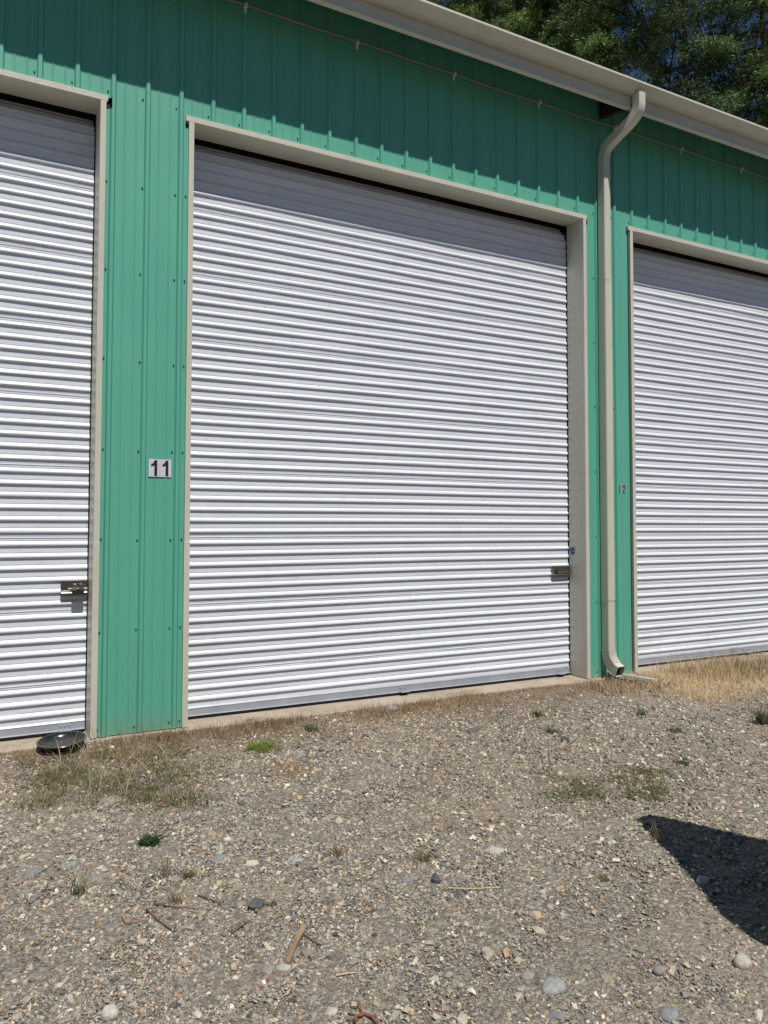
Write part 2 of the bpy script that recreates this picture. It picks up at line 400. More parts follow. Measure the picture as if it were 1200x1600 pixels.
for i, (a, b_) in enumerate(OPEN):
    d = door_mesh(a, b_, 31+i).build('roller_door', M['door'], B, smooth=28)
    tag(d, ['white corrugated roll-up door at the left with latch and two padlocks', 'large white corrugated roll-up door in the middle, beside number 11', 'white corrugated roll-up door right of the downspout, beside number 12'][i])
    # bottom bar
    bb = MB(); x0, x1 = a+.010, b_-.008
    zl = .058
    bb.extr([(.206, .1225), (.1990, .1115), (.2000, .1080), (.2015, .1070), (.2015, .0625), (.186, .0605), (.186, .0575), (.215, .0575), (.215, .120), (.209, .1228)], x0, x1)
    o = bb.build('bottom_bar', M['galv'], d, bevel=.0006)
    rb = MB(); rb.extr([(.192, .0573), (.192, .043), (.209, .040), (.209, .0573)], x0+.01, x1-.01); rb.build('rubber_seal', M['rubber'], d)
    # guides: dark channels at the sides
    gd = MB()
    for (g0, g1) in ((a+.0005, a+.012), (b_-.010, b_-.0005)):
        gd.box(g0, g1, .222, .262, .045, 4.25)
    gd.box(a+.003, b_-.003, .34, .345, 4.0, 4.9)  # dark backing sheet stands in for the unlit space above the door
    gd.build('guide_rail_and_gap_shade', M['dark'], d)
    # lift brackets with three bolts
    for bx in (b_-.135, (a+b_)/2+.014):
        if i == 2 and bx > 8: continue
        br = MB(); br.box(bx-.037, bx+.037, .1965, .2012, .066, .104)
        br.box(bx-.037, bx+.037, .152, .2012, .0605, .0655)
        for k in (-.024, 0, .024): bolt(br, bx+k, .1965, .091)
        br.build('lift_bracket', M['galv'], d, bevel=.001)
    # latch
    L0, L1 = (.427, .597) if i == 0 else ((4.637, 4.842) if i == 1 else (8.88, 9.095))
    la = MB(); la.box(L0, L1-.002, .186, .1895, LZ-.052, LZ+.052)
    la.box(L0, L1-.002, .1895, .200, LZ+.049, LZ+.052); la.box(L0, L1-.002, .1895, .200, LZ-.052, LZ-.049); la.box(L0, L0+.003, .1895, .200, LZ-.049, LZ+.049)
    bolt(la, L0+.018, .186, LZ+.024, .004, .004); bolt(la, L1-.024, .186, LZ+.024, .004, .004); bolt(la, L0+.018, .186, LZ-.030, .004, .004)
    lo = la.build('latch', M['latchsteel'], d, bevel=.0015)
    sb_ = MB(); sb_.tube([(L0+.045, .174, LZ-.004), (L1+.012 if i else L1-.004, .174, LZ-.004)], .0075, 10)
    sb_.box(L0+.06, L0+.075, .168, .186, LZ-.016, LZ+.008); sb_.box(L1-.05, L1-.036, .168, .186, LZ-.016, LZ+.008)
    sb_.extr([(.186, LZ-.014), (.172, LZ-.022), (.168, LZ-.030), (.186, LZ-.036)], L0+.002, L1-.006)
    sb_.build('latch', M['steel'], d, smooth=40).name = 'bolt'
    if i == 1:      # maker's hardware has a dark slot
        sl2 = MB(); sl2.box(L0+.02, L0+.13, .1845, .1862, LZ-.006, LZ+.002); sl2.build('latch_slot', M['dark'], d)

# two padlocks on the left latch
def padlock(x, lab, rz):
    p = empty('padlock', (x, .150, .998), lab, 'padlock', 'padlocks on the left door latch')
    b2 = MB(); b2.box(-.018, .018, -.012, .012, -.036, -.001)
    bo = b2.build('lock_body', M['brass'], None, bevel=.003); bo.parent = p
    s = MB(); pts = [(-.0125, 0, -.004), (-.0125, 0, .018)]+[(-.0125*math.cos(t_), 0, .020+.0135*math.sin(t_)) for t_ in np.linspace(.1, math.pi-.1, 8)]+[(.0125, 0, .018), (.0125, 0, -.004)]
    s.tube(pts, .0038, 8); so = s.build('shackle', M['steel'], None, smooth=60); so.parent = p
    k = MB(); k.tube([(0, 0, -.033), (0, 0, -.0345)], .007, 10); ko = k.build('keyhole', M['dark'], None); ko.parent = p
    p.rotation_euler = (R(-3), R(rz), R(rz*2)); return p
padlock(.512, 'left one of two dark padlocks with shiny shackles hanging on the left door latch', -3)
padlock(.551, 'right one of two dark padlocks with shiny shackles hanging on the left door latch', 4)

# gutter
gu = MB(); th = .002
outer = [(-.4025, 5.405), (-.4025, 5.318), (-.454, 5.318), (-.459, 5.329), (-.514, 5.381), (-.5255, 5.383), (-.5245, 5.400), (-.517, 5.4045)]
inner = [(-.5165, 5.4005), (-.5185, 5.399), (-.517, 5.389), (-.514, 5.387), (-.456, 5.332), (-.452, 5.3205), (-.405, 5.3205), (-.405, 5.405)]
gp = outer+inner
segs = [(XL-.3, -2.2), (-2.2005, 3.72), (3.7195, 9.6), (9.5995, XR+.3)]
for k, (x0, x1) in enumerate(segs): gu.extr(gp, x0, x1)
guo = gu.build('gutter', M['beige'], B)
tag(guo, 'beige rain gutter along the eave')

# downspout: rectangular pipe with a centre groove swept in the y-z plane
def spout(path, w_, d_, x, groove=.004, dark_end=False):
    cs = [(-w_/2, -d_/2+.008), (-w_/2+.008, -d_/2), (-.008, -d_/2), (-.003, -d_/2+groove), (.003, -d_/2+groove), (.008, -d_/2), (w_/2-.008, -d_/2), (w_/2, -d_/2+.008),
          (w_/2, d_/2-.008), (w_/2-.008, d_/2), (-w_/2+.008, d_/2), (-w_/2, d_/2-.008)]
    mb = MB(); n_ = len(cs); v = []
    P = [Vector((0, p[0], p[1])) for p in path]; X_ = [p[2] if len(p) > 2 else x for p in path]
    for i, p in enumerate(P):
        t0 = (P[i]-P[i-1]).normalized() if i else (P[1]-P[0]).normalized()
        t1 = (P[i+1]-P[i]).normalized() if i < len(P)-1 else t0
        tt = (t0+t1).normalized(); nrm = Vector((0, -tt.z, tt.y)); k = 1/max(.5, t0.dot(tt))
        sgn = 1 if True else -1
        # along a falling pipe the outward normal points to -y
        nn = Vector((0, tt.z, -tt.y))
        for cx_, cy_ in cs:
            v.append((X_[i]+cx_, p.y + nn.y*(-cy_)*-1*-1*k if False else p.y+(-nn.y)*(-cy_)*k, p.z+(-nn.z)*(-cy_)*k))
    f = [(i*n_+j, i*n_+(j+1) % n_, (i+1)*n_+(j+1) % n_, (i+1)*n_+j) for i in range(len(P)-1) for j in range(n_)]
    mb.add(v, f); return mb
XP = 5.066
def sweep_part(name, path, w_, d_, mat=M['beige'], parent=None, th=.0015):
    o = spout(path, w_, d_, XP).build(name, mat, parent, smooth=25)
    return o
def arc(path, n=5):            # round the corners of a polyline (y,z,x)
    out = [path[0]]
    for i in range(1, len(path)-1):
        a, b2, c2 = (np.array(q) for q in path[i-1:i+2])
        p0 = b2+(a-b2)*min(.45, .06/np.linalg.norm(a-b2)); p1 = b2+(c2-b2)*min(.45, .06/np.linalg.norm(c2-b2))
        for s_ in np.linspace(0, 1, n): out.append(tuple((1-s_)**2*p0+2*s_*(1-s_)*b2+s_*s_*p1))
    out.append(path[-1]); return [tuple(q) for q in out]
pth = [(-.462, 5.3175, XP+.056), (-.462, 5.17, XP+.056), (-.385, 5.105, XP+.044), (-.115, 4.985, XP+.008), (-.075, 4.90, XP), (-.075, 3.69, XP)]
dsp = sweep_part('downspout', arc(pth), .078, .098, parent=B)
tag(dsp, 'beige rectangular downspout from the gutter to the ground')
low = sweep_part('lower_pipe', [(-.075, 3.72, XP), (-.075, .74, XP-.003)], .083, .103, parent=dsp)
low2 = sweep_part('lower_pipe', [(-.075, .77, XP-.003), (-.075, .285, XP-.003)], .079, .099, parent=dsp)
# ribbed kick-out elbow
el = []
ctr = (-.255, .300); rad = .18
for k in range(19):
    a_ = R(0+62*k/18); bumpk = .0025*(k % 2)
    el.append((ctr[0]+rad*math.cos(a_), ctr[1]-rad*math.sin(a_), XP-.003))
el = [(-.075, .335, XP-.003)]+el+[(el[-1][0]-.05, el[-1][1]-.022, XP-.003)]
eo = sweep_part('outlet_elbow', el, .084, .102, parent=dsp)
cr = MB()
for k in range(2, 18, 2):
    sp_ = spout(el[k:k+2], .092, .112, XP); cr.add(sp_.v, sp_.f)
cr.build('elbow_crimp', M['beige'], dsp, smooth=25)
for z_, w_ in ((3.72, .086), (.76, .086), (.30, .087)):
    jr = MB(); sp_ = spout([(-.075, z_, XP-.001), (-.075, z_-.010, XP-.001)], w_, w_+.02, XP); jr.add(sp_.v, sp_.f)
    jr.build('pipe_joint', M['beige'], dsp)
dk = MB(); e0 = el[-1]; dk.box(XP-.036, XP+.030, e0[0]+.045, e0[0]+.052, e0[1]-.02, e0[1]+.055); dk.build('pipe_mouth_shade', M['dark'], dsp)  # dark plate paints the shade inside the outlet

# conduit under the eave with clips
cdm = MB(); pts = []
x = -2.2
while x < 13:
    pts.append((x, -.032+.004*math.sin(x*1.9), 5.254+.006*math.sin(x*.7+.5)-.007*abs(math.sin((x-1.598)/.915*math.pi)))); x += .1525
cdm.tube(pts, .0115, 8)
co = cdm.build('conduit', M['conduit'], B, smooth=60); tag(co, 'thin grey conduit run under the eave')
for k in range(-4, 13):
    x = 1.598+.915*k
    cl = MB(); cl.box(x-.011, x+.011, -.0465, -.002, 5.238, 5.268); cl.box(x-.009, x+.009, -.024, -.0185, 5.205, 5.238)
    bolt(cl, x, -.024, 5.214, .005, .004)
    cl.build('conduit_clip', M['signwhite'], co, bevel=.002)

# number signs
def poly(mb, pts, y0, y1):
    n_ = len(pts); v = [(x, y0, z) for x, z in pts]+[(x, y1, z) for x, z in pts]
    mb.add(v, [tuple(range(n_))]+[tuple(range(2*n_-1, n_-1, -1))]+[(i, (i+1) % n_, n_+(i+1) % n_, n_+i) for i in range(n_)])
ONE = [(.0, .74), (.12, .77), (.26, .87), (.36, 1.0), (.62, 1.0), (.62, 0), (.33, 0), (.33, .66), (.0, .60)]
s11 = empty('number_sign', (1.027, -.005, 1.819), 'white number sign reading 11 with bold black digits on the green wall', 'sign', 'unit number signs')
for k, (x0, x1, dx0) in enumerate(((.952, 1.0265, .968), (1.0275, 1.104, 1.043))):
    p = MB(); p.box(x0, x1, -.0056, -.0042, 1.759, 1.881); p.build('plate', M['signwhite'], s11)
    q = MB(); poly(q, [(dx0+u*.066, 1.765+v_*.108) for u, v_ in ONE], -.0070, -.0058); q.build('digit', M['black'], s11)
s12 = empty('number_sign', (5.34, -.005, 1.78), 'small number marker reading 12 in thin black digits right of the downspout', 'sign', 'unit number signs')
ONE2 = [(.0, .70), (.0, .86), (.12, .90), (.2, 1.0), (.40, 1.0), (.40, 0), (.13, 0), (.13, .72)]
def two(n_=14):
    o_, i_ = [], []
    for k in range(n_+1):
        a_ = math.pi*(1-k/n_*1.12); o_.append((.36+.34*math.cos(a_), .68+.32*math.sin(a_))); i_.append((.36+.165*math.cos(a_), .68+.17*math.sin(a_)))
    return o_+[(.30, .18), (.72, .18), (.72, 0), (.0, 0), (.0, .12), (.46, .56)]+i_[::-1]
TWO = two()
def clean_two():
    out = []; inn_ = []
    for k in range(15):
        a_ = math.pi-k/14*math.pi*1.10
        out.append((.36+.36*math.cos(a_), .68+.32*math.sin(a_))); inn_.append((.36+.17*math.cos(a_), .68+.15*math.sin(a_)))
    return out, inn_
def grow(pts, cx_, cy_, s_): return [((x-cx_)*s_[0]+cx_, (y-cy_)*s_[1]+cy_) for x, y in pts]
def strip_two(mb, x0, z0, w_, h_, y0, y1, fat=0):
    # stroke of the 2 as a chain of quads
    c_ = [(.10+0, .74), (.14, .84), (.25, .915), (.38, .93), (.52, .89), (.62, .80), (.62, .68), (.55, .56), (.42, .42), (.26, .26), (.12, .10)]
    wd = .12+fat
    L_, R_ = [], []
    for i_, p in enumerate(c_):
        a = c_[max(i_-1, 0)]; b2 = c_[min(i_+1, len(c_)-1)]; dx, dy = b2[0]-a[0], b2[1]-a[1]; l_ = math.hypot(dx, dy)
        L_.append((p[0]-dy/l_*wd, p[1]+dx/l_*wd)); R_.append((p[0]+dy/l_*wd, p[1]-dx/l_*wd))
    for i_ in range(len(c_)-1):
        poly(mb, [(x0+u*w_, z0+q_*h_) for u, q_ in (L_[i_], L_[i_+1], R_[i_+1], R_[i_])], y0, y1-.00001*i_)
    f_ = fat
    poly(mb, [(x0+u*w_, z0+q_*h_) for u, q_ in ((.0-f_, -f_), (.72+f_, -f_), (.72+f_, .17+f_), (.0-f_, .17+f_))], y0-.0001, y1)
X1, X2, Z0, H_ = 5.286, 5.333, 1.746, .070
h1 = MB(); poly(h1, [(X1+u*.044, Z0+q_*H_) for u, q_ in grow(ONE2, .2, .5, (1.7, 1.12))], -.0046, -.0040)
strip_two(h1, X2, Z0, .048, H_, -.0046, -.0040, .075); h1.build('halo', paint('pale_green_white_film', (.50, .62, .57), .4, .05), s12)
q = MB(); poly(q, [(X1+u*.044, Z0+q_*H_) for u, q_ in ONE2], -.0058, -.0048); q.build('digit', M['black'], s12)
q = MB(); strip_two(q, X2, Z0, .048, H_, -.0058, -.0048); q.build('digit', M['black'], s12)

# shield sticker on the jamb
def shield(mb, y0, z0, wy, hz, x0, x1, cut=None):
    P_ = [(-.5, .44), (-.25, .47), (0, .5), (.25, .47), (.5, .44), (.5, -.05), (.40, -.28), (.2, -.44), (0, -.5), (-.2, -.44), (-.40, -.28), (-.5, -.05)]
    if cut == 'top': P_ = [(u, v_) for u, v_ in P_ if v_ > 0]+[(.5, .0), (-.5, .0)]; 
    if cut == 'low': P_ = [(-.5, -.07)]+[(.5, -.07)]+[(u, v_) for u, v_ in P_ if v_ < -.1]
    n_ = len(P_); v = [(x0, y0+u*wy, z0+w2*hz) for u, w2 in P_]+[(x1, y0+u*wy, z0+w2*hz) for u, w2 in P_]
    mb.add(v, [tuple(range(n_)), tuple(range(2*n_-1, n_-1, -1))]+[(i, (i+1) % n_, n_+(i+1) % n_, n_+i) for i in range(n_)])
st = empty('shield_sticker', (4.85, .155, 1.192), 'small blue shield-shaped sticker on the beige jamb above the latch', 'sticker')
q = MB(); shield(q, .155, 1.192, .074, .088, 4.8508, 4.8516); q.build('backing', paint('sticker_pale_edge', (.30, .38, .42), .4, .03), st)
q = MB(); shield(q, .155, 1.192, .058, .072, 4.8498, 4.8506, 'top'); q.build('panel', M['blue'], st)
q = MB(); shield(q, .155, 1.192, .058, .072, 4.8498, 4.8506, 'low'); q.build('panel', M['navy'], st)['label'] = 'dark lower half of the shield'

# white plastic strip lying in the grass under the downspout
tr = MB()
p0 = np.array([5.13, -.005, .055]); p1 = np.array([5.32, -.40, .036])
dd = (p1-p0)/np.linalg.norm(p1-p0); pp = np.array([dd[1], -dd[0], 0]); pp /= np.linalg.norm(pp)
v = []
for q_ in (p0, p1):
    for u, h_ in ((-.03, .022), (-.028, .0), (.028, .0), (.03, .022), (.026, .022), (.024, .004), (-.024, .004), (-.026, .022)): v.append(q_+pp*u+np.array([0, 0, h_]))
tr.add(v, [(i, (i+1) % 8, 8+(i+1) % 8, 8+i) for i in range(8)]+[tuple(range(7, -1, -1)), tuple(range(8, 16))])
tag(tr.build('splash_channel', paint('weathered_white_plastic', (.62, .60, .55), .6, .08, dirt=(.3, .25, .18)), None), 'short weathered white channel lying in dry grass under the downspout outlet', 'channel')

# saucer: plant tray lying by the left door
sa_ = MB(); n_ = 48; rings = [(.0, .014), (.100, .014), (.118, .018), (.130, .038), (.133, .045), (.144, .047), (.148, .043), (.145, .038), (.138, .035), (.118, .006), (.108, .000), (.0, .000)]
v = []
for r_, h_ in rings:
    for k in range(n_):
        a_ = 2*math.pi*k/n_; v.append((r_*math.cos(a_), r_*math.sin(a_), h_))
sa_.add(v, [(i*n_+k, i*n_+(k+1) % n_, (i+1)*n_+(k+1) % n_, (i+1)*n_+k) for i in range(len(rings)-1) for k in range(n_)])
so = sa_.build('plant_saucer', M['plastic'], None, smooth=50); bm = bmesh.new(); bm.from_mesh(so.data); bmesh.ops.remove_doubles(bm, verts=bm.verts, dist=1e-5); bm.to_mesh(bm and so.data); bm.free()
so.location = (.425, -.105, .036); so.rotation_euler = (R(4.0), R(-3.5), 0)
dm = MB(); v = [(0, 0, .0165)]+[(r_*math.cos(2*math.pi*k/40), r_*math.sin(2*math.pi*k/40), .0162+.0012*math.sin(k*1.7)) for r_ in (.06, .104) for k in range(40)]
dm.add(v, [(0, 1+k, 1+(k+1) % 40) for k in range(40)]+[(1+k, 41+k, 41+(k+1) % 40, 1+(k+1) % 40) for k in range(40)])
dmo = dm.build('dried_dirt', paint('dried_dirt', (.045, .044, .038), .5, .5, dirt=(.14, .12, .09), dirt_amt=.8), None, smooth=60); dmo.parent = so
tag(so, 'shallow round dark plastic saucer lying at the foot of the left door', 'saucer')

# ------------------------------------------------------------------ fast mesh for stones and blades
def raw_mesh(name, V, Fc, tint, mat, nper=3):
    me = bpy.data.meshes.new(name); nv, nf = len(V), len(Fc)
    me.vertices.add(nv); me.vertices.foreach_set('co', V.astype(np.float32).ravel())
    me.loops.add(nf*nper); me.loops.foreach_set('vertex_index', Fc.astype(np.int32).ravel())
    me.polygons.add(nf); me.polygons.foreach_set('loop_start', np.arange(0, nf*nper, nper, dtype=np.int32))
    me.update(calc_edges=True)
    at_ = me.color_attributes.new('tint', 'FLOAT_COLOR', 'POINT'); c4 = np.ones((nv, 4), np.float32); c4[:, :3] = tint
    at_.data.foreach_set('color', c4.ravel())
    me.polygons.foreach_set('use_smooth', np.zeros(nf, bool))
    return link(name, me, mat)
ph_ = (1+5**.5)/2
ICO = np.array([(-1, ph_, 0), (1, ph_, 0), (-1, -ph_, 0), (1, -ph_, 0), (0, -1, ph_), (0, 1, ph_), (0, -1, -ph_), (0, 1, -ph_), (ph_, 0, -1), (ph_, 0, 1), (-ph_, 0, -1), (-ph_, 0, 1)])/1.9
IF = np.array([(0,11,5),(0,5,1),(0,1,7),(0,7,10),(0,10,11),(1,5,9),(5,11,4),(11,10,2),(10,7,6),(7,1,8),(3,9,4),(3,4,2),(3,2,6),(3,6,8),(3,8,9),(4,9,5),(2,4,11),(6,2,10),(8,6,7),(9,8,1)])
CUB = np.array([(-1,-1,-1),(1,-1,-1),(1,1,-1),(-1,1,-1),(-1,-1,1),(1,-1,1),(1,1,1),(-1,1,1)])*.72
CF = np.array([(0,2,1),(0,3,2),(4,5,6),(4,6,7),(0,1,5),(0,5,4),(1,2,6),(1,6,5),(2,3,7),(2,7,6),(3,0,4),(3,4,7)])
def rotm(n):
    q = rng.normal(size=(n, 4)); q /= np.linalg.norm(q, axis=1)[:, None]; a, b, c, d = q.T
    return np.stack([np.stack([1-2*(c*c+d*d), 2*(b*c-a*d), 2*(b*d+a*c)], -1), np.stack([2*(b*c+a*d), 1-2*(b*b+d*d), 2*(c*d-a*b)], -1), np.stack([2*(b*d-a*c), 2*(c*d+a*b), 1-2*(b*b+c*c)], -1)], -2)
PALS = np.array([(.29, .27, .245), (.24, .235, .235), (.36, .32, .265), (.185, .18, .185), (.41, .37, .31), (.31, .245, .18), (.255, .265, .27), (.50, .475, .43), (.34, .23, .15), (.095, .095, .10), (.28, .20, .165), (.60, .585, .55)])
PW = np.array([.19, .15, .17, .11, .115, .085, .065, .05, .018, .035, .02, .012]); PW /= PW.sum()
def stones(P, rad, base, faces, name, sink=.35, flat=.62):
    n = len(P); nb = len(base)
    V = base[None]*(1+rng.uniform(-.28, .28, (n, nb, 1)))+rng.uniform(-.16, .16, (n, nb, 3))
    V = V*np.stack([rng.uniform(.8, 1.35, n), rng.uniform(.65, 1.05, n), rng.uniform(.5, .9, n)], -1)[:, None]
    V = np.einsum('nij,nkj->nki', rotm(n), V); V[:, :, 2] *= flat
    V = V*rad[:, None, None]+P[:, None]; V[:, :, 2] += (rad*flat*sink)[:, None]
    c = PALS[rng.choice(len(PALS), n, p=PW)]*rng.uniform(.55, 1.32, (n, 1))*np.array([1.15, 1.11, 1.01])
    c = np.repeat(c, nb, 0)
    F_ = (faces[None]+np.arange(n)[:, None, None]*nb).reshape(-1, 3)
    return raw_mesh(name, V.reshape(-1, 3), F_, c, M['stone'])
def scatter(n, dmin, dmax, power=2.0):
    out = np.zeros((0, 2))
    while len(out) < n:
        k = n*2
        # density falls off with distance from where the yard is looked at
        r_ = dmin*(dmax/dmin)**rng.random(k) if power == 2 else rng.uniform(dmin, dmax, k)
        a_ = rng.uniform(-.35, 1.30, k)
        p = np.stack([CAM[0]+r_*np.sin(a_), CAM[1]+r_*np.cos(a_)], -1)
        p = p[(p[:, 1] < -.045) & (p[:, 0] < 11)]
        out = np.concatenate([out, p])
    return out[:n]
def fbm(x, y, s=1.0, seed=0):
    r = 0
    for k in range(4):
        f = s*2**k; r = r+np.sin(x*f*1.3+seed+k*1.7+1.5*np.sin(y*f*.9+k))*np.cos(y*f*1.1+seed*2+k*2.3+1.2*np.sin(x*f*.7))/2**k
    return r/1.9
p = scatter(230000, 1.9, 9.0)
keep = rng.random(len(p)) > np.clip(.12+.40*fbm(p[:, 0], p[:, 1], .8, 3), 0, .6)      # barer dusty patches
keep &= rng.random(len(p)) < np.clip((-p[:, 1]+.15)/.9, .25, 1)
for bx, by, ex, ey, am in ((1.75, -3.35, .75, .30, .72), (.55, -3.3, .6, .2, .45), (3.2, -2.2, 1.2, .25, .45), (1.6, -1.5, 1.1, .22, .4)):
    keep &= rng.random(len(p)) > am*np.exp(-((p[:, 0]-bx)/ex)**2-((p[:, 1]-by-.15*(p[:, 0]-bx))/ey)**2)
p = p[keep]
d_ = np.hypot(p[:, 0]-CAM[0], p[:, 1]-CAM[1])
rad = np.exp(rng.normal(math.log(.0043), .42, len(p)))*np.clip(d_/3.2, .85, 1.6)
rad = np.clip(rad, .0022, .016)
tag(stones(np.column_stack([p, gz(p[:, 0], p[:, 1])]), rad, CUB, CF, 'gravel', .25, .80), 'loose mixed grey and tan crushed gravel', 'gravel', kind='stuff')
p = scatter(2600, 1.9, 9.0)
rad = np.clip(np.exp(rng.normal(math.log(.0105), .36, len(p))), .006, .024)
k = rng.random(len(p)) < np.clip((-p[:, 1]+.1)/1.2, .15, 1)
tag(stones(np.column_stack([p, gz(p[:, 0], p[:, 1])])[k], rad[k], ICO, IF, 'gravel', .25, .6), 'coarser gravel stones scattered over the yard', 'gravel', kind='stuff')

# single stones one can point to
def rock(px, py, wpx, col, label, flat=.6, smooth=False, rz=0, el_=1.35, sub=2):
    q = G(px, py); D = float(np.linalg.norm(q-CAM)); r_ = wpx*D/FPX/2
    bm = bmesh.new(); bmesh.ops.create_icosphere(bm, subdivisions=sub, radius=1)
    sd_ = px*.37+py*.11
    for v in bm.verts:
        c_ = v.co.copy(); k = 1+(.10 if smooth else .22)*math.sin(c_.x*2.3+sd_)*math.cos(c_.y*2.9+sd_*.7)+(.03 if smooth else .12)*math.sin(c_.z*5+c_.x*4+sd_)
        v.co = Vector((c_.x*r_*el_/1.15*k, c_.y*r_/1.1*k, c_.z*r_*flat*k))
    me = bpy.data.meshes.new('rock'); bm.to_mesh(me); bm.free()
    if smooth: me.polygons.foreach_set('use_smooth', [True]*len(me.polygons))
    m, t, b = new_mat('rock_surface'); n1 = noise(t, 70, 6, .7); n2 = noise(t, 18, 4)
    t.links.new(ramp(t, n1.outputs[0], [(.3, tuple(c*.6 for c in col)), (.55, col), (.75, tuple(min(1, c*1.35) for c in col))]).outputs[0], b.inputs['Base Color'])
    b.inputs['Roughness'].default_value = .85; bump(t, b, n1.outputs[0], .5, .004)
    o = link('rock', me, m); o.location = (q[0], q[1], float(gz(q[0], q[1]))+r_*flat*(.45 if flat > .5 else .2)); o.rotation_euler = (R(4), R(-5), R(rz))
    return tag(o, label, 'rock', 'single stones in the gravel')
rock(865, 1542, 34, (.30, .315, .295), 'largest smooth pale grey stone with darker underside, near the bottom edge', .42, True, 10, 1.35)
rock(1160, 1504, 24, (.46, .43, .37), 'rounded cream stone below the dark shadow at the right', .8, True, -20, 1.1)
rock(172, 1586, 25, (.52, .50, .45), 'round whitish stone at the bottom left corner', .8, True, 0, 1.05)
rock(400, 1418, 22, (.10, .10, .105), 'dark angular stone right of the thin twigs', .7, False, 30)
rock(1046, 1585, 22, (.24, .25, .26), 'grey flat stone at the bottom right edge', .45, True, 0)
rock(824, 1528, 18, (.27, .27, .25), 'small grey-brown stone left of the largest pale stone', .6, True)
rock(870, 1587, 20, (.20, .20, .21), 'dull dark grey stone below the largest pale stone', .5, False)
rock(762, 1492, 20, (.40, .36, .28), 'tan wedge-shaped stone with a black shaded side, in the lower middle', .6, False, 40)
rock(681, 1375, 16, (.09, .09, .10), 'small black stone casting a sharp shadow in the middle of the yard', .9, False, 70)
rock(1098, 1374, 15, (.50, .48, .42), 'white stone on the lower edge of the dark shadow', .6, False, 10)
rock(1030, 1516, 16, (.26, .24, .23), 'dull mauve-grey stone between the pale stones at lower right', .6, True)
rock(462, 1343, 18, (.30, .31, .32), 'light grey stone left of the black stone, middle of the yard', .4, False, 0, 1.5)
rock(45, 1364, 27, (.215, .215, .21), 'flat blue-grey slab stone at the left edge', .22, False, 15, 1.6)
rock(145, 1372, 22, (.23, .225, .215), 'flat grey stone right of the blue-grey slab stone', .3, False, -15, 1.5)
rock(108, 1352, 20, (.24, .27, .235), 'greenish flat stone above the flat grey stones at left', .4, False, 30, 1.3)
rock(340, 1342, 20, (.23, .235, .235), 'bluish grey wedge stone beside a white pebble', .45, False, 25, 1.4)
rock(355, 1309, 10, (.62, .60, .56), 'tiny white pebble above the bluish wedge stone', .7, True)
rock(170, 1248, 36, (.30, .26, .21), 'long pale slab of broken concrete in front of the weeds', .10, False, 0, 1.5)
rock(635, 1375, 12, (.22, .22, .27), 'small slate-blue stone left of the black stone', .6, False)
rock(1034, 1345, 9, (.33, .30, .25), 'small tan pebble inside the tip of the shadow', .6, False)
rock(443, 1512, 18, (.42, .40, .35), 'pale pebble at the end of the thick stick', .5, True)
rock(418, 1514, 18, (.25, .25, .22), 'brownish grey pebble left of the thick stick', .5, True)
rock(737, 1143, 16, (.13, .12, .14), 'dark stone near the slab right of the centre', .5, False)
rock(611, 1112, 18, (.27, .27, .27), 'round grey stone at the edge of the slab under the middle bracket', .6, True)
rock(883, 1156, 12, (.07, .07, .08), 'black stone near the dark tuft right of the middle', .7, False)
rock(518, 1580, 16, (.46, .43, .37), 'pale flat pebble at the bottom edge left of the rusty root', .5, True)
rock(516, 1412, 9, (.10, .10, .12), 'small dark pebble among pale gravel near the bottom', .6, False)
rock(772, 1328, 22, (.43, .40, .34), 'wide pale flat stone above the wedge stone', .25, False, 0, 1.5)

# sticks and straws
def stick(pts, r0, r1, mat, name, label, cat='stick'):
    mb = MB(); P_ = []
    for q_ in pts:
        w_ = G(*q_[:2]); h_ = q_[2] if len(q_) > 2 else .006
        P_.append((w_[0], w_[1], float(gz(w_[0], w_[1]))+h_+r0*.7))
    Q_ = []
    for a_, b2 in zip(P_[:-1], P_[1:]):
        for s_ in (0, .33, .66): Q_.append(tuple(a_[k]*(1-s_)+b2[k]*s_+random.uniform(-1, 1)*r0*.25 for k in range(3)))
    Q_.append(P_[-1])
    mb.tube(Q_, [r0+(r1-r0)*i/(len(Q_)-1) for i in range(len(Q_))], 7)
    return tag(mb.build(name, mat, None, smooth=50), label, cat)
stick([(474, 1457, .018), (462, 1482, .012), (449, 1511, .006)], .011, .009, M['stick'], 'stick', 'thick broken brown stick lying in the gravel, bottom left of centre')
stick([(476, 1464), (490, 1474), (503, 1480)], .003, .002, M['twig'], 'twig', 'short dark twig beside the thick broken stick', 'twig')
stick([(241, 1414), (270, 1419), (312, 1429, .02)], .0035, .0015, M['twig'], 'twig', 'upper of two long thin twigs crossing at the lower left', 'twig')
stick([(229, 1422), (250, 1442), (268, 1454)], .0035, .002, M['twig'], 'twig', 'short slanting twig below the long thin twig at the lower left', 'twig')
stick([(190, 1433), (196, 1444), (225, 1440)], .0035, .0018, M['rust'], 'twig', 'small hooked reddish twig left of the slanting twig', 'twig')
stick([(388, 1442), (374, 1452), (360, 1463)], .0035, .002, M['twig'], 'twig', 'dark twig between the dark angular stone and the thick stick', 'twig')
stick([(310, 1401), (325, 1406), (345, 1414)], .003, .002, M['twig'], 'twig', 'thin brown twig left of the dark angular stone', 'twig')
stick([(556, 1598), (557, 1590), (568, 1586), (580, 1591), (590, 1602)], .005, .004, M['rust'], 'root', 'curved rusty brown root at the bottom edge', 'root')
stick([(525, 1527), (545, 1523), (562, 1523)], .0025, .002, M['straw'], 'straw', 'pale straw lying in the gravel right of the thick stick', 'straw')
stick([(700, 1387), (740, 1388), (782, 1385)], .0022, .002, M['straw'], 'straw', 'long pale straw lying right of the black stone', 'straw')
stick([(230, 1513), (226, 1530), (222, 1545)], .0025, .002, M['straw'], 'straw', 'short pale straw at the lower left', 'straw')

